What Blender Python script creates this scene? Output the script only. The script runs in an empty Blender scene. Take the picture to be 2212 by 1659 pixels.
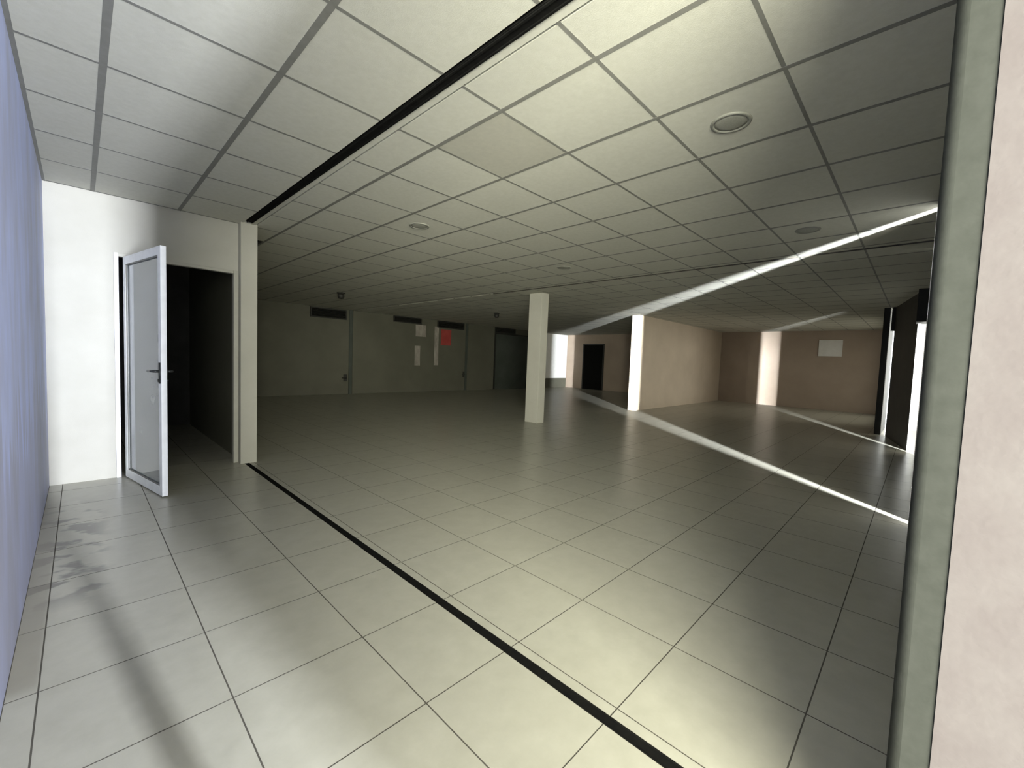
import bpy, bmesh, math, random
from mathutils import Vector, Matrix, noise as mnoise

random.seed(7)
scene = bpy.context.scene
C = scene.collection

# ------------------------------------------------------------------ camera
YAW, PITCH, ROLL = math.radians(45.866), math.radians(-3.233), math.radians(2.178)
FPX = 907.5                                    # focal length in pixels of the 2212 px frame
CAM = Vector((0.0, 0.0, 1.24))
fw = Vector((math.sin(YAW) * math.cos(PITCH), math.cos(YAW) * math.cos(PITCH), math.sin(PITCH)))
r0 = Vector((math.cos(YAW), -math.sin(YAW), 0))
u0 = r0.cross(fw)
rt = math.cos(ROLL) * r0 + math.sin(ROLL) * u0
up = -math.sin(ROLL) * r0 + math.cos(ROLL) * u0
cd = bpy.data.cameras.new('camera')
cd.sensor_width = 36
cd.lens = FPX / 2212 * 36
cd.clip_start = 0.02
cam = bpy.data.objects.new('camera', cd)
cam.matrix_world = Matrix(((rt.x, up.x, -fw.x, CAM.x), (rt.y, up.y, -fw.y, CAM.y), (rt.z, up.z, -fw.z, CAM.z), (0, 0, 0, 1)))
C.objects.link(cam)
scene.camera = cam

# ------------------------------------------------------------------ sky, light, exposure
world = bpy.data.worlds.new('sky')
scene.world = world
world.use_nodes = True
bg = world.node_tree.nodes['Background']
bg.inputs['Color'].default_value = (1.0, 0.98, 0.84, 1)
bg.inputs['Strength'].default_value = 1.2

def area_light(name, loc, direction, sx, sy, power, color, spread=180, portal=False):
    ld = bpy.data.lights.new(name, 'AREA')
    ld.shape = 'RECTANGLE'
    ld.size, ld.size_y = sx, sy
    ld.energy = power
    ld.color = color
    ld.spread = math.radians(spread)
    if portal:
        ld.cycles.is_portal = True
    o = bpy.data.objects.new(name, ld)
    o.location = loc
    o.rotation_euler = Vector(direction).to_track_quat('-Z', 'Y').to_euler()
    C.objects.link(o)
    return o

# bright street daylight reaching the open entrance behind the camera
area_light('entrance_daylight', (0.86, -4.2, 1.25), (-0.06, 1, 0), 0.10, 2.4, 305, (0.88, 0.92, 1.0), 90)
# the same daylight further along the street, reaching the gaps in the shuttered front
area_light('street_daylight', (0.95, -4.1, 1.3), (0.80, 0.60, 0), 0.55, 2.4, 3000, (0.93, 0.97, 1.0), 36)
# added fill lamp for unseen broad light from behind left of the entrance
area_light('side_fill', (-3.1, -4.15, 1.5), (0.68, 0.73, 0), 5.4, 3.0, 1850, (1.0, 0.99, 0.80), 130)
# fill lamp added to brighten the beige partition through an invented window
area_light('partition_fill', (17.8, -5.5, 1.5), (-0.45, 1, 0), 3.5, 2.4, 95, (1.0, 0.97, 0.88), 100)
# sampling aid for the sky seen through the entrance opening
area_light('entrance_portal', (0.5, -0.16, 1.3), (0, 1, 0), 1.44, 2.6, 1, (1, 1, 1), 180, True)

scene.view_settings.view_transform = 'Standard'
scene.view_settings.look = 'None'
scene.view_settings.gamma = 1.0
scene.view_settings.use_curve_mapping = False
scene.view_settings.exposure = 0.3
scene.cycles.use_denoising = True
scene.cycles.max_bounces = 8
scene.cycles.diffuse_bounces = 4
scene.cycles.glossy_bounces = 3
scene.cycles.use_adaptive_sampling = True
scene.cycles.adaptive_threshold = 0.03
scene.cycles.sample_clamp_indirect = 6

# ------------------------------------------------------------------ materials
def new_mat(name):
    m = bpy.data.materials.new(name)
    m.use_nodes = True
    nt = m.node_tree
    b = nt.nodes['Principled BSDF']
    return m, nt, b

def N(nt, kind, **kw):
    n = nt.nodes.new(kind)
    for k, v in kw.items():
        if k in n.inputs:
            n.inputs[k].default_value = v
        else:
            setattr(n, k, v)
    return n

def mottled(name, c1, c2, scale=6, rough=0.7, stretch=(1, 1, 1), bump=0.0, bump_scale=120, metallic=0.0, spec=0.5, detail=4):
    """base colour drifting between two tones by noise in world space, with fine relief"""
    m, nt, b = new_mat(name)
    geo = N(nt, 'ShaderNodeNewGeometry')
    mp = N(nt, 'ShaderNodeMapping')
    mp.inputs['Scale'].default_value = stretch
    nt.links.new(geo.outputs['Position'], mp.inputs['Vector'])
    nz = N(nt, 'ShaderNodeTexNoise', Scale=scale, Detail=detail, Roughness=0.6)
    nt.links.new(mp.outputs[0], nz.inputs['Vector'])
    rp = N(nt, 'ShaderNodeValToRGB')
    rp.color_ramp.elements[0].position = 0.32
    rp.color_ramp.elements[1].position = 0.68
    rp.color_ramp.elements[0].color = (*c1, 1)
    rp.color_ramp.elements[1].color = (*c2, 1)
    nt.links.new(nz.outputs['Fac'], rp.inputs['Fac'])
    nt.links.new(rp.outputs['Color'], b.inputs['Base Color'])
    b.inputs['Roughness'].default_value = rough
    b.inputs['Metallic'].default_value = metallic
    b.inputs['Specular IOR Level'].default_value = spec
    if bump:
        n2 = N(nt, 'ShaderNodeTexNoise', Scale=bump_scale, Detail=2)
        nt.links.new(geo.outputs['Position'], n2.inputs['Vector'])
        bp = N(nt, 'ShaderNodeBump', Strength=bump, Distance=0.004)
        nt.links.new(n2.outputs['Fac'], bp.inputs['Height'])
        nt.links.new(bp.outputs[0], b.inputs['Normal'])
    return m

M = {}
M['white_wall'] = mottled('white_wall_paint', (0.46, 0.45, 0.40), (0.50, 0.49, 0.44), 3, 0.8, bump=0.08)
M['back_wall'] = mottled('olive_grey_wall_paint', (0.105, 0.103, 0.078), (0.13, 0.127, 0.098), 1.2, 0.75)
M['brown_wall'] = mottled('warm_beige_wall_paint', (0.50, 0.42, 0.32), (0.58, 0.49, 0.38), 1.0, 0.75)
M['end_wall'] = mottled('brown_wall_paint', (0.40, 0.32, 0.25), (0.46, 0.375, 0.30), 1.0, 0.75)
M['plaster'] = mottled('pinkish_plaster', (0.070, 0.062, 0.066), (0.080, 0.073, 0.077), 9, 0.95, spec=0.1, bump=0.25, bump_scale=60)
M['tile_white'] = mottled('mineral_ceiling_tile', (0.52, 0.515, 0.45), (0.56, 0.555, 0.49), 30, 0.9, bump=0.15, bump_scale=250)
M['tile_dull'] = mottled('dull_ceiling_tile', (0.40, 0.39, 0.335), (0.43, 0.42, 0.36), 30, 0.9, bump=0.15, bump_scale=250)
M['tee'] = mottled('grey_ceiling_tee', (0.18, 0.178, 0.16), (0.21, 0.208, 0.19), 20, 0.6)
M['black'] = mottled('black_rail', (0.006, 0.006, 0.006), (0.010, 0.010, 0.009), 30, 0.95, spec=0.05)
M['dark_rail'] = mottled('dark_grey_rail', (0.06, 0.055, 0.045), (0.08, 0.075, 0.06), 30, 0.6)
M['slab'] = mottled('dark_concrete', (0.05, 0.05, 0.045), (0.08, 0.08, 0.07), 4, 0.9)
M['grout'] = mottled('dark_grout', (0.085, 0.08, 0.068), (0.12, 0.113, 0.095), 10, 1.0, spec=0.05)
M['alu'] = mottled('white_aluminium', (0.74, 0.75, 0.75), (0.82, 0.83, 0.83), 12, 0.35)
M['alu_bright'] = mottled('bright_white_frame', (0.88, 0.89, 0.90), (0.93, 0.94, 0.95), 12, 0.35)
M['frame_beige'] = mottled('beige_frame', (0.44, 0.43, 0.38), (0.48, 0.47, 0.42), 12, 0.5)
M['alu_grey'] = mottled('grey_green_post', (0.024, 0.026, 0.024), (0.030, 0.032, 0.030), 25, 0.85, bump=0.1, spec=0.05)
M['dark_metal'] = mottled('dark_metal', (0.02, 0.022, 0.022), (0.04, 0.042, 0.04), 20, 0.4, metallic=0.3)
M['vent_dark'] = mottled('dark_vent', (0.018, 0.018, 0.016), (0.03, 0.03, 0.026), 10, 0.6)
M['dark_panel'] = mottled('dark_shutter', (0.025, 0.024, 0.022), (0.04, 0.038, 0.034), 3, 0.7)
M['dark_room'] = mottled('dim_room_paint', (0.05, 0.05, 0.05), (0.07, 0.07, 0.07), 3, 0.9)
M['green_panel'] = mottled('green_grey_panel', (0.055, 0.065, 0.055), (0.075, 0.085, 0.075), 1.5, 0.7)
M['red'] = mottled('red_sign', (0.34, 0.05, 0.045), (0.42, 0.07, 0.06), 5, 0.6)
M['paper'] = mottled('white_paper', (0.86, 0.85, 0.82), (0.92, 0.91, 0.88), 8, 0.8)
M['pale_strip'] = mottled('pale_strip', (0.24, 0.22, 0.19), (0.42, 0.38, 0.34), 6, 0.5, stretch=(1, 1, 0.5))
M['speaker'] = mottled('speaker_grille', (0.26, 0.26, 0.225), (0.32, 0.32, 0.28), 160, 0.7, bump=0.6, bump_scale=400)
M['speaker_rim'] = mottled('speaker_rim', (0.22, 0.22, 0.19), (0.26, 0.26, 0.23), 40, 0.6)
M['pavement'] = mottled('street_pavement', (0.42, 0.41, 0.38), (0.52, 0.51, 0.48), 2, 0.9)

def left_wall_mat():
    m, nt, b = new_mat('bluish_wall_paint')
    geo = N(nt, 'ShaderNodeNewGeometry')
    mp = N(nt, 'ShaderNodeMapping'); mp.inputs['Scale'].default_value = (1, 1.5, 0.5)
    nt.links.new(geo.outputs['Position'], mp.inputs['Vector'])
    nz = N(nt, 'ShaderNodeTexNoise', Scale=2.2, Detail=5, Roughness=0.65)
    nt.links.new(mp.outputs[0], nz.inputs['Vector'])
    rp = N(nt, 'ShaderNodeValToRGB')
    e = rp.color_ramp.elements
    e[0].position = 0.30; e[0].color = (0.37, 0.39, 0.52, 1)
    e[1].position = 0.62; e[1].color = (0.46, 0.52, 0.80, 1)
    nt.links.new(nz.outputs['Fac'], rp.inputs['Fac'])
    # damp-stained lower part with ragged drips
    sep = N(nt, 'ShaderNodeSeparateXYZ'); nt.links.new(geo.outputs['Position'], sep.inputs[0])
    mp2 = N(nt, 'ShaderNodeMapping'); mp2.inputs['Scale'].default_value = (1, 9, 0.25)
    nt.links.new(geo.outputs['Position'], mp2.inputs['Vector'])
    n2 = N(nt, 'ShaderNodeTexNoise', Scale=2.0, Detail=3); nt.links.new(mp2.outputs[0], n2.inputs['Vector'])
    ma = N(nt, 'ShaderNodeMath', operation='MULTIPLY_ADD'); ma.inputs[1].default_value = 1.8; ma.inputs[2].default_value = -0.05
    nt.links.new(n2.outputs['Fac'], ma.inputs[0])
    lt = N(nt, 'ShaderNodeMath', operation='SUBTRACT'); nt.links.new(ma.outputs[0], lt.inputs[0]); nt.links.new(sep.outputs['Z'], lt.inputs[1])
    sm = N(nt, 'ShaderNodeMapRange', interpolation_type='SMOOTHSTEP'); sm.inputs[1].default_value = -0.03; sm.inputs[2].default_value = 0.12
    nt.links.new(lt.outputs[0], sm.inputs[0])
    mx = N(nt, 'ShaderNodeMix', data_type='RGBA', blend_type='MIX')
    mul = N(nt, 'ShaderNodeMath', operation='MULTIPLY'); mul.inputs[1].default_value = 0.42
    nt.links.new(sm.outputs[0], mul.inputs[0]); nt.links.new(mul.outputs[0], mx.inputs[0])
    nt.links.new(rp.outputs['Color'], mx.inputs[6]); mx.inputs[7].default_value = (0.27, 0.25, 0.28, 1)
    nt.links.new(mx.outputs[2], b.inputs['Base Color'])
    b.inputs['Roughness'].default_value = 0.6
    return m
M['left_wall'] = left_wall_mat()

def floor_mat():
    m, nt, b = new_mat('beige_stone_tile')
    geo = N(nt, 'ShaderNodeNewGeometry')
    nz = N(nt, 'ShaderNodeTexNoise', Scale=9, Detail=6, Roughness=0.65)
    nt.links.new(geo.outputs['Position'], nz.inputs['Vector'])
    rp = N(nt, 'ShaderNodeValToRGB')
    e = rp.color_ramp.elements
    e[0].position = 0.30; e[0].color = (0.395, 0.385, 0.325, 1)
    e[1].position = 0.70; e[1].color = (0.46, 0.45, 0.385, 1)
    nt.links.new(nz.outputs['Fac'], rp.inputs['Fac'])
    # soft large-scale greying
    n3 = N(nt, 'ShaderNodeTexNoise', Scale=1.7, Detail=3, Roughness=0.5)
    nt.links.new(geo.outputs['Position'], n3.inputs['Vector'])
    s3 = N(nt, 'ShaderNodeMath', operation='MULTIPLY'); s3.inputs[1].default_value = 0.35
    nt.links.new(n3.outputs['Fac'], s3.inputs[0])
    mx0 = N(nt, 'ShaderNodeMix', data_type='RGBA')
    nt.links.new(s3.outputs[0], mx0.inputs[0]); nt.links.new(rp.outputs['Color'], mx0.inputs[6]); mx0.inputs[7].default_value = (0.36, 0.345, 0.275, 1)
    # dragged dirt marks beside the blue wall
    sep = N(nt, 'ShaderNodeSeparateXYZ'); nt.links.new(geo.outputs['Position'], sep.inputs[0])
    def band(sock, a0, a1, b0, b1):
        u = N(nt, 'ShaderNodeMapRange', interpolation_type='SMOOTHSTEP'); u.inputs[1].default_value = a0; u.inputs[2].default_value = a1
        v = N(nt, 'ShaderNodeMapRange', interpolation_type='SMOOTHSTEP'); v.inputs[1].default_value = b0; v.inputs[2].default_value = b1; v.inputs[3].default_value = 1; v.inputs[4].default_value = 0
        nt.links.new(sock, u.inputs[0]); nt.links.new(sock, v.inputs[0])
        p = N(nt, 'ShaderNodeMath', operation='MULTIPLY'); nt.links.new(u.outputs[0], p.inputs[0]); nt.links.new(v.outputs[0], p.inputs[1])
        return p.outputs[0]
    bx = band(sep.outputs['X'], -0.30, -0.12, 0.02, 0.16)
    by = band(sep.outputs['Y'], 2.75, 3.05, 4.2, 4.9)
    mp = N(nt, 'ShaderNodeMapping'); mp.inputs['Scale'].default_value = (5.0, 6.5, 1); mp.inputs['Rotation'].default_value = (0, 0, 0.35)
    nt.links.new(geo.outputs['Position'], mp.inputs['Vector'])
    n4 = N(nt, 'ShaderNodeTexNoise', Scale=1.0, Detail=3); nt.links.new(mp.outputs[0], n4.inputs['Vector'])
    s4 = N(nt, 'ShaderNodeMapRange', interpolation_type='SMOOTHSTEP'); s4.inputs[1].default_value = 0.50; s4.inputs[2].default_value = 0.60
    nt.links.new(n4.outputs['Fac'], s4.inputs[0])
    p1 = N(nt, 'ShaderNodeMath', operation='MULTIPLY'); nt.links.new(bx, p1.inputs[0]); nt.links.new(by, p1.inputs[1])
    p2 = N(nt, 'ShaderNodeMath', operation='MULTIPLY'); nt.links.new(p1.outputs[0], p2.inputs[0]); nt.links.new(s4.outputs[0], p2.inputs[1])
    p3 = N(nt, 'ShaderNodeMath', operation='MULTIPLY'); nt.links.new(p2.outputs[0], p3.inputs[0]); p3.inputs[1].default_value = 0.75
    mx1 = N(nt, 'ShaderNodeMix', data_type='RGBA')
    nt.links.new(p3.outputs[0], mx1.inputs[0]); nt.links.new(mx0.outputs[2], mx1.inputs[6]); mx1.inputs[7].default_value = (0.10, 0.09, 0.09, 1)
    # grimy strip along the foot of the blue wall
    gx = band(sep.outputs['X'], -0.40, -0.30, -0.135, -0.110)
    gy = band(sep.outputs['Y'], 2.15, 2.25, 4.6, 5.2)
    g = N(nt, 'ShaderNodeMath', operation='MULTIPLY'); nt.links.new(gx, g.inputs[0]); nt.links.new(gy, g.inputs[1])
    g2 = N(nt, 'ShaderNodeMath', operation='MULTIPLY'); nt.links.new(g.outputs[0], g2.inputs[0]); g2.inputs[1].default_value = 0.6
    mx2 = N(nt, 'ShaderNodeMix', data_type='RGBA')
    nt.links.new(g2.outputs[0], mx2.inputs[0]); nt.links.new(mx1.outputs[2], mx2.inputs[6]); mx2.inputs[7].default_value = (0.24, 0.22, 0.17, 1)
    nt.links.new(mx2.outputs[2], b.inputs['Base Color'])
    b.inputs['Roughness'].default_value = 0.28
    b.inputs['Specular IOR Level'].default_value = 0.45
    return m
M['floor'] = floor_mat()

def glass_mat():
    m, nt, b = new_mat('dusty_door_glass')
    nt.nodes.remove(b)
    out = nt.nodes['Material Output']
    tr = N(nt, 'ShaderNodeBsdfTransparent'); tr.inputs[0].default_value = (0.75, 0.83, 0.80, 1)
    df = N(nt, 'ShaderNodeBsdfDiffuse'); df.inputs[0].default_value = (0.56, 0.61, 0.61, 1)
    gl = N(nt, 'ShaderNodeBsdfGlossy'); gl.inputs['Roughness'].default_value = 0.04
    fr = N(nt, 'ShaderNodeFresnel'); fr.inputs['IOR'].default_value = 1.7
    geo = N(nt, 'ShaderNodeNewGeometry')
    nz = N(nt, 'ShaderNodeTexNoise', Scale=3, Detail=4); nt.links.new(geo.outputs['Position'], nz.inputs['Vector'])
    mr = N(nt, 'ShaderNodeMapRange'); mr.inputs[3].default_value = 0.30; mr.inputs[4].default_value = 0.50
    nt.links.new(nz.outputs['Fac'], mr.inputs[0])
    m1 = N(nt, 'ShaderNodeMixShader'); nt.links.new(mr.outputs[0], m1.inputs[0]); nt.links.new(tr.outputs[0], m1.inputs[1]); nt.links.new(df.outputs[0], m1.inputs[2])
    m2 = N(nt, 'ShaderNodeMixShader'); nt.links.new(fr.outputs[0], m2.inputs[0]); nt.links.new(m1.outputs[0], m2.inputs[1]); nt.links.new(gl.outputs[0], m2.inputs[2])
    nt.links.new(m2.outputs[0], out.inputs['Surface'])
    return m
M['glass'] = glass_mat()

# ------------------------------------------------------------------ mesh helpers
def add_box(bm, x0, x1, y0, y1, z0, z1, mat=None):
    v = [bm.verts.new((x, y, z)) for z in (z0, z1) for y in (y0, y1) for x in (x0, x1)]
    if mat is not None:
        for q in v:
            q.co = mat @ q.co
    for f in ((0, 2, 3, 1), (4, 5, 7, 6), (0, 1, 5, 4), (2, 6, 7, 3), (0, 4, 6, 2), (1, 3, 7, 5)):
        bm.faces.new([v[i] for i in f])

def add_cyl(bm, p0, p1, r0_, r1_=None, seg=24):
    r1_ = r0_ if r1_ is None else r1_
    p0, p1 = Vector(p0), Vector(p1)
    q = (p1 - p0).to_track_quat('Z', 'Y')
    ring = []
    for p, r in ((p0, r0_), (p1, r1_)):
        ring.append([bm.verts.new(p + q @ Vector((r * math.cos(2 * math.pi * i / seg), r * math.sin(2 * math.pi * i / seg), 0))) for i in range(seg)])
    for i in range(seg):
        bm.faces.new((ring[0][i], ring[0][(i + 1) % seg], ring[1][(i + 1) % seg], ring[1][i]))
    bm.faces.new(list(reversed(ring[0]))); bm.faces.new(ring[1])

def add_lathe(bm, prof, z0=0, seg=32):
    """prof: list of (radius, z); closed at radius 0 ends"""
    rows = []
    for r, z in prof:
        if r < 1e-6:
            rows.append([bm.verts.new((0, 0, z0 + z))])
        else:
            rows.append([bm.verts.new((r * math.cos(2 * math.pi * i / seg), r * math.sin(2 * math.pi * i / seg), z0 + z)) for i in range(seg)])
    for a, b in zip(rows, rows[1:]):
        for i in range(seg):
            j = (i + 1) % seg
            if len(a) == 1 and len(b) == 1: continue
            if len(a) == 1: bm.faces.new((a[0], b[j], b[i]))
            elif len(b) == 1: bm.faces.new((a[i], a[j], b[0]))
            else: bm.faces.new((a[i], a[j], b[j], b[i]))

def mesh_of(bm, name, mat, smooth=False, bevel=0):
    if bevel:
        bmesh.ops.bevel(bm, geom=list(bm.edges), offset=bevel, segments=2, affect='EDGES', profile=0.5)
    bmesh.ops.recalc_face_normals(bm, faces=bm.faces)
    me = bpy.data.meshes.new(name)
    bm.to_mesh(me); bm.free()
    me.materials.append(M[mat] if isinstance(mat, str) else mat)
    if smooth:
        for p in me.polygons: p.use_smooth = True
    return me

def obj(name, me, parent=None, loc=(0, 0, 0), rotz=0):
    o = bpy.data.objects.new(name, me)
    o.location = loc
    o.rotation_euler = (0, 0, rotz)
    if parent is not None:
        o.parent = parent
    C.objects.link(o)
    return o

def box_obj(name, b, mat, parent=None, bevel=0):
    bm = bmesh.new()
    add_box(bm, *b)
    return obj(name, mesh_of(bm, name, mat, bevel=bevel), parent)

def boxes_obj(name, bs, mat, parent=None, bevel=0):
    bm = bmesh.new()
    for b in bs: add_box(bm, *b)
    return obj(name, mesh_of(bm, name, mat, bevel=bevel), parent)

def tag(o, label, cat=None, group=None, kind=None):
    o['label'] = label
    if cat: o['category'] = cat
    if group: o['group'] = group
    if kind: o['kind'] = kind
    return o

def struct(o, label, cat):
    return tag(o, label, cat, kind='structure')

def thing(name, label, cat, loc=(0, 0, 0), rotz=0, group=None, kind=None):
    o = bpy.data.objects.new(name, None)
    o.empty_display_size = 0.1
    o.location = loc; o.rotation_euler = (0, 0, rotz)
    C.objects.link(o)
    return tag(o, label, cat, group, kind)

def pix(P):
    d = Vector(P) - CAM
    z = d.dot(fw)
    if z < 0.05: return None
    return (1106 + FPX * d.dot(rt) / z, 829.5 - FPX * d.dot(up) / z)

def pieces_split(cells, z, limit=300):
    """rank cells by how much of the picture they fill; the largest become single objects"""
    ranked = []
    for c in cells:
        x0, x1, y0, y1 = c
        pts = [pix((x, y, z)) for x, y in ((x0, y0), (x1, y0), (x1, y1), (x0, y1))]
        a = 0
        if all(pts):
            cx = sum(p[0] for p in pts) / 4; cy = sum(p[1] for p in pts) / 4
            if -150 < cx < 2360 and -150 < cy < 1810:
                a = 0.5 * abs(sum(pts[i][0] * pts[(i + 1) % 4][1] - pts[(i + 1) % 4][0] * pts[i][1] for i in range(4)))
        elif x1 > -0.3 and y1 > 0 and y0 < 1 and x0 < 2:
            a = 1e6
        ranked.append((a, c))
    ranked.sort(key=lambda t: -t[0])
    return [c for _, c in ranked[:limit]], [c for _, c in ranked[limit:]]

# ------------------------------------------------------------------ room dimensions
H = 2.588                       # ceiling
XL, XJ = -0.20, 1.20           # left wall, right jamb of the entrance
YW = 5.35                       # wall with the glass door
XP, YP = 1.36, 5.24             # free end of that wall
YB, XE = 12.75, 17.0            # back wall, end wall

# ------------------------------------------------------------------ floor
floor = box_obj('floor', (XL - 0.25, XE + 0.2, -0.14, YB + 0.2, -0.12, -0.0009), 'grout')
struct(floor, 'large beige stone tiled floor of the empty hall', 'floor')
G = 0.0020                      # half a joint
xs = [XL] + [0.85 + 0.485 * k for k in range(-2, 34) if XL + 0.03 < 0.85 + 0.485 * k < XE - 0.05] + [XE]
ys = [-0.14] + [0.217 + 0.488 * k for k in range(0, 27) if 0.217 + 0.488 * k < YB - 0.05] + [YB]
RAIL = (1.244, 1.286)
cells = []
for a, b in zip(xs, xs[1:]):
    for c, d in zip(ys, ys[1:]):
        spans = [(a, b)]
        if a < RAIL[0] < b and c < YP:
            spans = [(a, RAIL[0]), (RAIL[1], b)]
        for (p, q) in spans:
            cells.append((p + G, q - G, c + G, d - G))
near, far = pieces_split(cells, 0)
mesh_cache = {}
def grout_sides(me):
    me.materials.append(M['grout'])
    for p in me.polygons:
        if abs(p.normal.z) < 0.9: p.material_index = 1
    return me
def tile_mesh(w, h, t, bev, mat, prefix, down=False):
    key = (round(w, 4), round(h, 4), mat, prefix)
    if key not in mesh_cache:
        bm = bmesh.new()
        b = bev
        lo = [(-w / 2, -h / 2), (w / 2, -h / 2), (w / 2, h / 2), (-w / 2, h / 2)]
        hi = [(-w / 2 + b, -h / 2 + b), (w / 2 - b, -h / 2 + b), (w / 2 - b, h / 2 - b), (-w / 2 + b, h / 2 - b)]
        s = -1 if down else 1
        rows = [[bm.verts.new((x, y, z)) for x, y in ring] for ring, z in ((lo, -t * s), (lo, -b * s), (hi, 0))]
        for A, B in zip(rows, rows[1:]):
            for i in range(4):
                bm.faces.new((A[i], A[(i + 1) % 4], B[(i + 1) % 4], B[i]))
        bm.faces.new(rows[0][::-1]); bm.faces.new(rows[2])
        mesh_cache[key] = grout_sides(mesh_of(bm, prefix, mat)) if prefix == 'floor_tile' else mesh_of(bm, prefix, mat)
    return mesh_cache[key]
for (a, b, c, d) in near:
    o = obj('floor_tile', tile_mesh(b - a, d - c, 0.02, 0.0004, 'floor', 'floor_tile'), floor, ((a + b) / 2, (c + d) / 2, 0))
bm = bmesh.new()
for (a, b, c, d) in far:
    add_box(bm, a, b, c, d, -0.02, 0.0)
o = obj('floor_tile_field', grout_sides(mesh_of(bm, 'floor_tile_field', 'floor')), floor)
o['kind'] = 'stuff'

# floor rail of the folding partition
fr = thing('floor_rail', 'thin black guide rail set across the beige floor tiles', 'rail', (1.265, 2.5, 0), kind=None)
box_obj('rail_bed', (RAIL[0] - 1.265, RAIL[1] - 1.265, -2.5, 2.73, -0.02, -0.0002), 'black', fr)
for s in (-1, 1):
    box_obj('rail_edge', (s * 0.021 - 0.004 * (s > 0), s * 0.021 + 0.004 * (s < 0), -2.5, 2.73, -0.02, 0.0006), 'black', fr)

# ------------------------------------------------------------------ ceiling
ceiling = box_obj('ceiling', (XL - 0.25, XE + 0.2, -0.14, YB + 0.2, H + 0.06, H + 0.2), 'slab')
struct(ceiling, 'suspended white tile ceiling over the hall', 'ceiling')
CR = (1.240, 1.296)             # black ceiling rail
CR2 = (5.935, 5.965)            # thinner dark rail further in
cx = [XL, 0.098, 0.702, CR[0]]
cx2 = [CR[1] + 0.045] + [1.616 + 0.6 * k for k in range(0, 26) if 1.616 + 0.6 * k < XE - 0.05] + [XE]
cy = [-0.14] + [0.527 - 0.6 + 0.6 * k for k in range(1, 23) if 0.527 - 0.6 + 0.6 * k < YB - 0.05] + [YB]
cells = []
for brk in (cx, cx2):
    for a, b in zip(brk, brk[1:]):
        for c, d in zip(cy, cy[1:]):
            if b <= XP + 0.3 and c > YW + 0.1: continue
            d2 = min(d, YW) if b <= CR[1] + 0.05 else d
            sp = [(a, b)]
            if a < CR2[0] < b: sp = [(a, CR2[0]), (CR2[1], b)]
            for p, q in sp:
                cells.append((p + 0.013, q - 0.013, c + 0.008, d2 - 0.008))
near, far = pieces_split(cells, H)
for (a, b, c, d) in near:
    dull = 1.6 < (a + b) / 2 < 2.2 and 1.7 < (c + d) / 2 < 2.35
    obj('ceiling_tile', tile_mesh(b - a, d - c, 0.015, 0.0004, 'tile_dull' if dull else 'tile_white', 'ceiling_tile', True), ceiling,
        ((a + b) / 2, (c + d) / 2, H + 0.0012))
bm = bmesh.new()
for (a, b, c, d) in far:
    add_box(bm, a, b, c, d, H + 0.0012, H + 0.015)
o = obj('ceiling_tile_field', mesh_of(bm, 'ceiling_tile_field', 'tile_white'), ceiling)
o['kind'] = 'stuff'
for x in cx[1:3]:
    boxes_obj('ceiling_tee', [(x - 0.015, x + 0.015, -0.14, YW, H, H + 0.006), (x - 0.003, x + 0.003, -0.14, YW, H + 0.006, H + 0.05)], 'tee', ceiling)
for x in cx2[1:-1]:
    y1 = YB
    boxes_obj('ceiling_tee', [(x - 0.013, x + 0.013, -0.14, y1, H, H + 0.006), (x - 0.003, x + 0.003, -0.14, y1, H + 0.006, H + 0.05)], 'tee', ceiling)
for y in cy[1:-1]:
    segs = []
    if y < YW:
        segs.append((XL, CR[0] - 0.013))
        segs.append((CR[1] + 0.045, XE))
    else:
        segs.append((XP, XE))
    for a, b in segs:
        boxes_obj('ceiling_tee', [(a, b, y - 0.009, y + 0.009, H + 0.0005, H + 0.006), (a, b, y - 0.002, y + 0.002, H + 0.006, H + 0.045)], 'tee', ceiling)
box_obj('ceiling_trim', (XL, XL + 0.018, -0.12, YW, H + 0.0002, H + 0.02), 'tee', ceiling)
box_obj('ceiling_trim', (CR[1], CR[1] + 0.045, -0.14, YB, H - 0.001, H + 0.02), 'tile_white', ceiling)

cr = thing('ceiling_rail', 'wide black hanging rail crossing the white tile ceiling', 'rail', (1.27, 2.5, H))
box_obj('rail_web', (CR[0] - 1.27, CR[1] - 1.27, -2.6, 2.68, 0.0, 0.05), 'black', cr)
for s in (-1, 1):
    box_obj('rail_lip', (s * 0.026 - 0.010 * (s > 0), s * 0.026 + 0.010 * (s < 0), -2.6, 2.68, -0.006, 0.0), 'black', cr)
cr = thing('ceiling_rail', 'thin dark rail on the ceiling running to the square column', 'rail', (5.95, 3.0, H))
box_obj('rail_web', (CR2[0] - 5.95, CR2[1] - 5.95, -3.1, 3.4, 0.0, 0.05), 'dark_rail', cr)
for s in (-1, 1):
    box_obj('rail_lip', (s * 0.015 - 0.006 * (s > 0), s * 0.015 + 0.006 * (s < 0), -3.1, 3.4, -0.005, 0.0), 'dark_rail', cr)

# ------------------------------------------------------------------ walls
w = box_obj('wall_left', (XL - 0.2, XL, -0.12, YW, 0, H + 0.04), 'left_wall')
struct(w, 'pale bluish painted wall with damp drips at the far left', 'wall')

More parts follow.
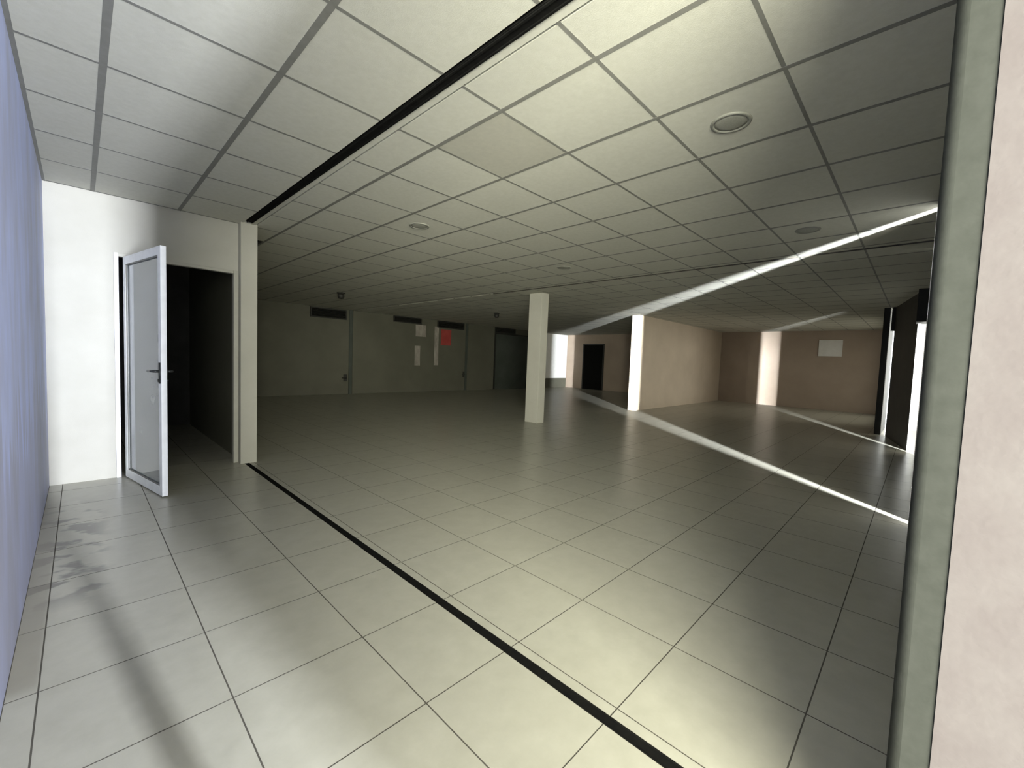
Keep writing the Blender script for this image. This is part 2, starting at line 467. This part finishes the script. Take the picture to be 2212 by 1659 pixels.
DX0, DX1, DZ = 0.226, 1.205, 2.085          # door opening
w = boxes_obj('wall_door', [(XL, DX0, YW, YW + 0.12, 0, H + 0.04), (DX1, XP, YP, YW + 0.12, 0, H + 0.04), (DX0, DX1, YW, YW + 0.12, DZ, H + 0.04)], 'white_wall')
struct(w, 'white wall around the open glass door, ending in a pier', 'wall')
w = box_obj('wall_side', (XP - 0.12, XP, YW + 0.12, YB, 0, H + 0.05), 'back_wall')
struct(w, 'side wall of the hall running back behind the white pier', 'wall')
w = box_obj('wall_back', (XL - 0.2, XE + 0.2, YB, YB + 0.15, 0, H + 0.05), 'back_wall')
struct(w, 'dim olive grey back wall below the dark vents', 'wall')
w = box_obj('wall_end', (XE, XE + 0.15, 0.62, YB, 0, H + 0.05), 'end_wall')
struct(w, 'brown end wall carrying the small white notice', 'wall')
w = box_obj('wall_partition', (10.5, XE, 5.5, 5.72, 0, H + 0.05), 'brown_wall')
struct(w, 'warm beige partition wall jutting from the end wall', 'wall')

# shuttered street front: slits let daylight in
SLB, SLD = (4.72, 4.91), (6.30, 6.33)
w = boxes_obj('wall_front', [(XJ + 0.05, SLB[0], -0.10, -0.006, 0, H + 0.05), (SLB[1], SLD[0], -0.10, -0.006, 0, H + 0.05), (SLD[1], 9.12, -0.022, -0.006, 0, H + 0.05),
                            (9.12, 9.56, -0.022, 0.11, 2.08, H + 0.05)], 'dark_panel')
struct(w, 'dark shuttered street front to the right of the entrance', 'wall')
ang = math.atan2(0.35, 1.92)
bm = bmesh.new()
mt = Matrix.Translation((9.46, 0.09, 0)) @ Matrix.Rotation(ang, 4, 'Z')
L = math.hypot(1.92, 0.35)
add_box(bm, 0, L, -0.04, 0, 0, H + 0.05, mt)
add_box(bm, L, L + 0.12, -0.04, 0.04, 2.12, H + 0.05, mt)
w = obj('wall_shutter', mesh_of(bm, 'wall_shutter', 'dark_panel'))
struct(w, 'dark slanting shutter between two bright daylight slits', 'wall')
w = boxes_obj('wall_return', [(11.43, 13.2, 0.52, 0.62, 0, H + 0.05), (16.3, XE + 0.15, 0.52, 0.62, 0, H + 0.05), (13.2, 16.3, 0.52, 0.62, 2.2, H + 0.05), (13.2, 16.3, 0.52, 0.62, 0, 0.3)], 'dark_panel')  # unseen window opening added so the fill lamp reaches the beige partition
struct(w, 'dark wall to the right of the far daylight slit', 'wall')
w = box_obj('shade_fin', (13.08, 13.2, -0.9, 0.52, 0, H + 0.05), 'alu_bright')  # unseen fin added to keep the slit light off the end wall
struct(w, 'unseen white fin added outside to block light at the far opening', 'wall')

# entrance jamb at the far right
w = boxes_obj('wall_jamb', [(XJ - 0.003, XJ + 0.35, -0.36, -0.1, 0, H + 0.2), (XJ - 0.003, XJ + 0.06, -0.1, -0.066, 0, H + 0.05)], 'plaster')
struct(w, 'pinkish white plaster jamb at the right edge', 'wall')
bm = bmesh.new()
prof = []
for k in range(0, 9):
    t = math.pi / 2 * k / 8
    prof.append((XJ + 0.02 - 0.02 * math.cos(t), -0.022 + 0.020 * math.sin(t)))
prof = [(XJ, -0.066)] + prof + [(XJ + 0.055, -0.002), (XJ + 0.055, -0.066)]
rows = [[bm.verts.new((x, y, z)) for x, y in prof] for z in (0.0, H)]
n = len(prof)
for i in range(n):
    bm.faces.new((rows[0][i], rows[0][(i + 1) % n], rows[1][(i + 1) % n], rows[1][i]))
bm.faces.new(rows[0][::-1]); bm.faces.new(rows[1])
me = mesh_of(bm, 'trim_1', 'alu_grey')
for p in me.polygons: p.use_smooth = len(p.vertices) == 4 and abs(p.normal.x) < 0.9995 and p.normal.y > -0.5
w = obj('trim_1', me)
struct(w, 'grey green rounded post edging the plaster jamb', 'trim')

# unseen pillar and low post, both added to block part of the entrance daylight
w = box_obj('shade_pillar', (0.757, 1.5, -2.25, -2.1, -0.01, 6.0), 'plaster')
struct(w, 'unseen tall pillar added outside to block part of the entrance light', 'pillar')
bm = bmesh.new()
add_lathe(bm, [(0, 0), (0.09, 0), (0.09, 0.012), (0.026, 0.03), (0.025, 1.22), (0.020, 1.27), (0, 1.285)])
w = obj('shade_post', mesh_of(bm, 'shade_post', 'alu_grey', True), None, (0.41, -0.33, 0))
struct(w, 'unseen low post added in the entrance to cast a shadow band on the floor', 'post')

# dim room behind the glass door
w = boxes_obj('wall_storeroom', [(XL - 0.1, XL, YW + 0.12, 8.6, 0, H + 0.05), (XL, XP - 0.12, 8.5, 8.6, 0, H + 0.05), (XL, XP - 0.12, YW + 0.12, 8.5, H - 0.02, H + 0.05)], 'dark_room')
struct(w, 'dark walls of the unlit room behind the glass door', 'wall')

# street outside
g = box_obj('ground', (-14, 32, -30, -0.14, -0.2, -0.01), 'pavement')
struct(g, 'pale pavement of the street outside', 'ground')

# ------------------------------------------------------------------ square column
col = box_obj('column', (6.35, 6.56, 5.43, 5.76, 0, H + 0.01), 'white_wall', bevel=0.006)
struct(col, 'free standing square cream column in the middle of the hall', 'column')

# ------------------------------------------------------------------ glass door
door = thing('door_1', 'open white framed glass door in the white wall', 'door', (DX0, YW, 0), kind='structure')
FZ = DZ
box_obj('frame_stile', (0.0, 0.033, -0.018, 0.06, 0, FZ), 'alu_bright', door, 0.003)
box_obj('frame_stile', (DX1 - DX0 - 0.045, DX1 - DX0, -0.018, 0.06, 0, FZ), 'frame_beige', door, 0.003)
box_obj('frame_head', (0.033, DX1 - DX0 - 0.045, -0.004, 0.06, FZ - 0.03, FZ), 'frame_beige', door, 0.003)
# leaf swung towards the camera
hx, hy = 0.306 - DX0, 5.305 - YW
ex, ey = 0.476 - DX0, 4.396 - YW
LL = math.hypot(ex - hx, ey - hy)
leaf = obj('leaf', None, door, (hx, hy, 0.012), math.atan2(ey - hy, ex - hx))
bpy.data.objects.remove(leaf)
bm = bmesh.new()
ZT = 2.035
for b in ((0, 0.06, -0.02, 0.02, 0, ZT), (LL - 0.06, LL, -0.02, 0.02, 0, ZT), (0.06, LL - 0.06, -0.02, 0.02, 0, 0.075), (0.06, LL - 0.06, -0.02, 0.02, ZT - 0.07, ZT)):
    add_box(bm, *b)
leaf = obj('leaf', mesh_of(bm, 'leaf', 'alu', bevel=0.003), door, (hx, hy, 0.012), math.atan2(ey - hy, ex - hx))
bm = bmesh.new(); add_box(bm, 0.055, LL - 0.055, -0.004, 0.004, 0.07, ZT - 0.065)
obj('pane', mesh_of(bm, 'pane', 'glass'), leaf)
bm = bmesh.new()
for s in (-1, 1):
    add_box(bm, 0.06, LL - 0.06, s * 0.012 - 0.004, s * 0.012 + 0.004, 0.072, 0.085)
    add_box(bm, 0.06, LL - 0.06, s * 0.012 - 0.004, s * 0.012 + 0.004, ZT - 0.08, ZT - 0.068)
    add_box(bm, 0.058, 0.07, s * 0.012 - 0.004, s * 0.012 + 0.004, 0.075, ZT - 0.07)
    add_box(bm, LL - 0.07, LL - 0.058, s * 0.012 - 0.004, s * 0.012 + 0.004, 0.075, ZT - 0.07)
obj('glazing_bead', mesh_of(bm, 'glazing_bead', 'tee'), leaf)
for s in (-1, 1):
    bm = bmesh.new()
    add_box(bm, LL - 0.045, LL - 0.015, s * 0.02, s * 0.027, 0.93, 1.10)
    add_cyl(bm, (LL - 0.03, s * 0.027, 1.03), (LL - 0.03, s * 0.065, 1.03), 0.011, seg=16)
    add_cyl(bm, (LL - 0.022, s * 0.06, 1.03), (LL - 0.16, s * 0.06, 1.025), 0.010, 0.009, seg=16)
    add_cyl(bm, (LL - 0.03, s * 0.027, 0.955), (LL - 0.03, s * 0.034, 0.955), 0.012, seg=16)
    o = obj('handle', mesh_of(bm, 'handle', 'dark_metal', True), leaf)
    o['label'] = 'dark lever handle with back plate'
for z in (0.2, 1.0, 1.85):
    bm = bmesh.new()
    add_cyl(bm, (-0.012, 0, z), (-0.012, 0, z + 0.09), 0.010, seg=16)
    obj('hinge', mesh_of(bm, 'hinge', 'alu', True), leaf)

# ------------------------------------------------------------------ ceiling fixtures
def speaker(x, y, label, first=[None]):
    if first[0] is None:
        bm = bmesh.new(); add_lathe(bm, [(0.082, 0.008), (0.10, 0.008), (0.104, 0.0), (0.10, -0.007), (0.088, -0.008), (0.082, -0.003), (0.082, 0.008)])
        ring = mesh_of(bm, 'rim', 'speaker_rim', True)
        bm = bmesh.new(); add_lathe(bm, [(0.0, -0.008), (0.03, -0.0078), (0.06, -0.0065), (0.083, -0.003), (0.083, 0.004), (0.0, 0.004)])
        grille = mesh_of(bm, 'grille', 'speaker', True)
        first[0] = (ring, grille)
    t = thing('ceiling_speaker', label, 'speaker', (x, y, H + 0.001), group='round ceiling speakers')
    obj('rim', first[0][0], t); obj('grille', first[0][1], t)
speaker(2.514, 0.84, 'round grey ceiling speaker, the nearest and largest of them')
speaker(4.868, 0.866, 'round grey ceiling speaker near the daylight streak, towards the right')
speaker(2.465, 3.81, 'round grey ceiling speaker left of the centre, past the black rail')
speaker(4.84, 3.75, 'small far round ceiling speaker above the square column')

def detector(x, y, label):
    t = thing('smoke_detector', label, 'detector', (x, y, H + 0.006), group='dark ceiling detectors')
    bm = bmesh.new(); add_lathe(bm, [(0.0, 0), (0.09, 0), (0.09, -0.02), (0.075, -0.03), (0.0, -0.03)])
    obj('base', mesh_of(bm, 'base', 'vent_dark', True), t)
    bm = bmesh.new(); add_lathe(bm, [(0.0, -0.03), (0.065, -0.03), (0.07, -0.09), (0.05, -0.14), (0.0, -0.15)])
    obj('head', mesh_of(bm, 'head', 'vent_dark', True), t)
detector(4.05, 9.3, 'dark ceiling detector above the leftmost dark vent')
detector(8.43, 8.9, 'dark ceiling detector above the rightmost dark vent')

# ------------------------------------------------------------------ back wall fittings
def vent(x0, x1, z0, z1, label):
    t = thing('wall_vent', label, 'vent', ((x0 + x1) / 2, YB, z0), group='dark vents along the back wall')
    hw, h = (x1 - x0) / 2, z1 - z0
    boxes_obj('frame', [(-hw, hw, -0.05, 0, 0, 0.03), (-hw, hw, -0.05, 0, h - 0.03, h), (-hw, -hw + 0.03, -0.05, 0, 0.03, h - 0.03), (hw - 0.03, hw, -0.05, 0, 0.03, h - 0.03)], 'vent_dark', t)
    box_obj('backing', (-hw + 0.03, hw - 0.03, -0.01, 0, 0.03, h - 0.03), 'black', t)
    k = 5
    bm = bmesh.new(); add_box(bm, -hw + 0.03, hw - 0.03, -0.02, 0.02, -0.003, 0.003)
    me = mesh_of(bm, 'slat', 'vent_dark')
    for i in range(k):
        o = obj('slat', me, t, (0, -0.03, 0.03 + (h - 0.06) * (i + 0.5) / k)); o.rotation_euler = (math.radians(35), 0, 0)
vent(4.66, 5.72, 2.28, 2.57, 'dark slatted vent high on the back wall, leftmost of four')
vent(7.33, 8.42, 2.38, 2.58, 'dark slatted vent high on the back wall, second from left')
vent(9.11, 10.35, 2.33, 2.58, 'dark slatted vent above the small red panel')
vent(12.0, 13.2, 2.36, 2.58, 'dark slatted vent nearest the square column')

def joint(x, label):
    t = thing('wall_pilaster', label, 'pilaster', (x, YB, 0), kind='structure')
    box_obj('shadow_strip', (-0.10, 0.0, -0.03, 0, 0, H), 'green_panel', t)
    box_obj('edge_strip', (0.0, 0.05, -0.06, 0, 0, H), 'back_wall', t, 0.004)
joint(5.92, 'narrow vertical wall strip right of the leftmost vent')
joint(10.55, 'narrow vertical wall strip right of the small red panel')

def lock(x, z, label):
    t = thing('wall_lock', label, 'lock', (x, YB, z), group='dark locks low on the back wall')
    box_obj('plate', (-0.06, 0.06, -0.012, 0, -0.11, 0.11), 'vent_dark', t, 0.003)
    bm = bmesh.new()
    add_cyl(bm, (0, -0.012, 0.0), (0, -0.06, 0.0), 0.025, seg=16)
    add_cyl(bm, (0.0, -0.055, 0.0), (-0.13, -0.055, 0.0), 0.018, 0.014, seg=12)
    obj('lever', mesh_of(bm, 'lever', 'vent_dark', True), t)
lock(5.72, 0.50, 'small dark lock plate beside the left wall strip')
lock(10.42, 0.62, 'small dark lock plate beside the right wall strip')

# darker flush door near the column
t = thing('door_2', 'dark greenish flush door in the back wall by the column', 'door', (12.0, YB, 0), kind='structure')
box_obj('panel', (0.06, 2.1, -0.02, 0, 0, 2.3), 'green_panel', t, 0.004)
boxes_obj('frame', [(0, 0.06, -0.04, 0, 0, 2.36), (2.1, 2.16, -0.04, 0, 0, 2.36), (0.06, 2.1, -0.04, 0, 2.3, 2.36)], 'vent_dark', t)

# red panel and pale strips on the back wall
def wall_sheet(name, x0, x1, z0, z1, mat, label, cat, group=None):
    bm = bmesh.new()
    nx, nz = 4, 8
    def P(i, k, d):
        u, v = i / nx, k / nz
        return Vector((x0 + (x1 - x0) * u, YB - 0.004 - d - 0.012 * (0.5 + 0.5 * math.sin(5 * v + 2 * u)), z0 + (z1 - z0) * v))
    F = [[bm.verts.new(P(i, k, 0.003)) for i in range(nx + 1)] for k in range(nz + 1)]
    B = [[bm.verts.new(P(i, k, 0.0)) for i in range(nx + 1)] for k in range(nz + 1)]
    for k in range(nz):
        for i in range(nx):
            bm.faces.new((F[k][i], F[k][i + 1], F[k + 1][i + 1], F[k + 1][i]))
            bm.faces.new((B[k][i], B[k + 1][i], B[k + 1][i + 1], B[k][i + 1]))
    for k in range(nz):
        bm.faces.new((F[k][0], F[k + 1][0], B[k + 1][0], B[k][0])); bm.faces.new((F[k][nx], B[k][nx], B[k + 1][nx], F[k + 1][nx]))
    for i in range(nx):
        bm.faces.new((F[0][i], B[0][i], B[0][i + 1], F[0][i + 1])); bm.faces.new((F[nz][i], F[nz][i + 1], B[nz][i + 1], B[nz][i]))
    o = obj(name, mesh_of(bm, name, mat))
    return tag(o, label, cat, group)
wall_sheet('wall_poster', 9.28, 9.75, 1.70, 2.28, 'red', 'small red panel on the dim back wall below a vent', 'poster')
wall_sheet('wall_strip', 9.00, 9.18, 0.95, 2.36, 'pale_strip', 'long pale strip left of the small red panel', 'strip', 'pale strips on the back wall')
wall_sheet('wall_strip', 8.18, 8.40, 0.93, 1.62, 'pale_strip', 'short pale strip low on the back wall, left of the long strip', 'strip', 'pale strips on the back wall')
wall_sheet('wall_strip', 8.20, 8.62, 1.95, 2.36, 'pale_strip', 'short pale strip high on the back wall, at the edge of a vent', 'strip', 'pale strips on the back wall')

# dark doorway in the far end wall, behind the partition
t = thing('door_3', 'black flush door in the unlit corner behind the beige partition', 'door', (XE, 11.2, 0), kind='structure')
box_obj('panel', (-0.03, 0, -0.55, 0.5, 0, 2.1), 'black', t, 0.004)
boxes_obj('frame', [(-0.045, 0, -0.61, -0.55, 0, 2.16), (-0.045, 0, 0.5, 0.56, 0, 2.16), (-0.045, 0, -0.55, 0.5, 2.1, 2.16)], 'vent_dark', t)

# added pale panel that paints in the slit beam's light patch
t = thing('light_patch_board', 'tall light patch on the back wall, painted as a pale panel right of the column', 'board', (16.12, YB, 0.5))
box_obj('panel', (-0.80, 0.80, -0.025, 0, 0, 2.05), 'paper', t, 0.003)  # pale face standing in for the light patch
boxes_obj('frame', [(-0.84, -0.80, -0.035, 0, -0.04, 2.08), (0.80, 0.84, -0.035, 0, -0.04, 2.08), (-0.80, 0.80, -0.035, 0, -0.04, 0), (-0.80, 0.80, -0.035, 0, 2.05, 2.08)], 'paper', t)  # added edge of the painted light patch

# notice on the end wall
t = thing('wall_notice', 'small white notice board on the brown end wall', 'notice', (XE, 2.16, 1.79))
box_obj('board', (-0.025, 0, -0.28, 0.28, 0, 0.47), 'paper', t, 0.003)
boxes_obj('frame', [(-0.035, 0, -0.31, -0.28, -0.03, 0.50), (-0.035, 0, 0.28, 0.31, -0.03, 0.50), (-0.035, 0, -0.28, 0.28, -0.03, 0), (-0.035, 0, -0.28, 0.28, 0.47, 0.50)], 'paper', t)
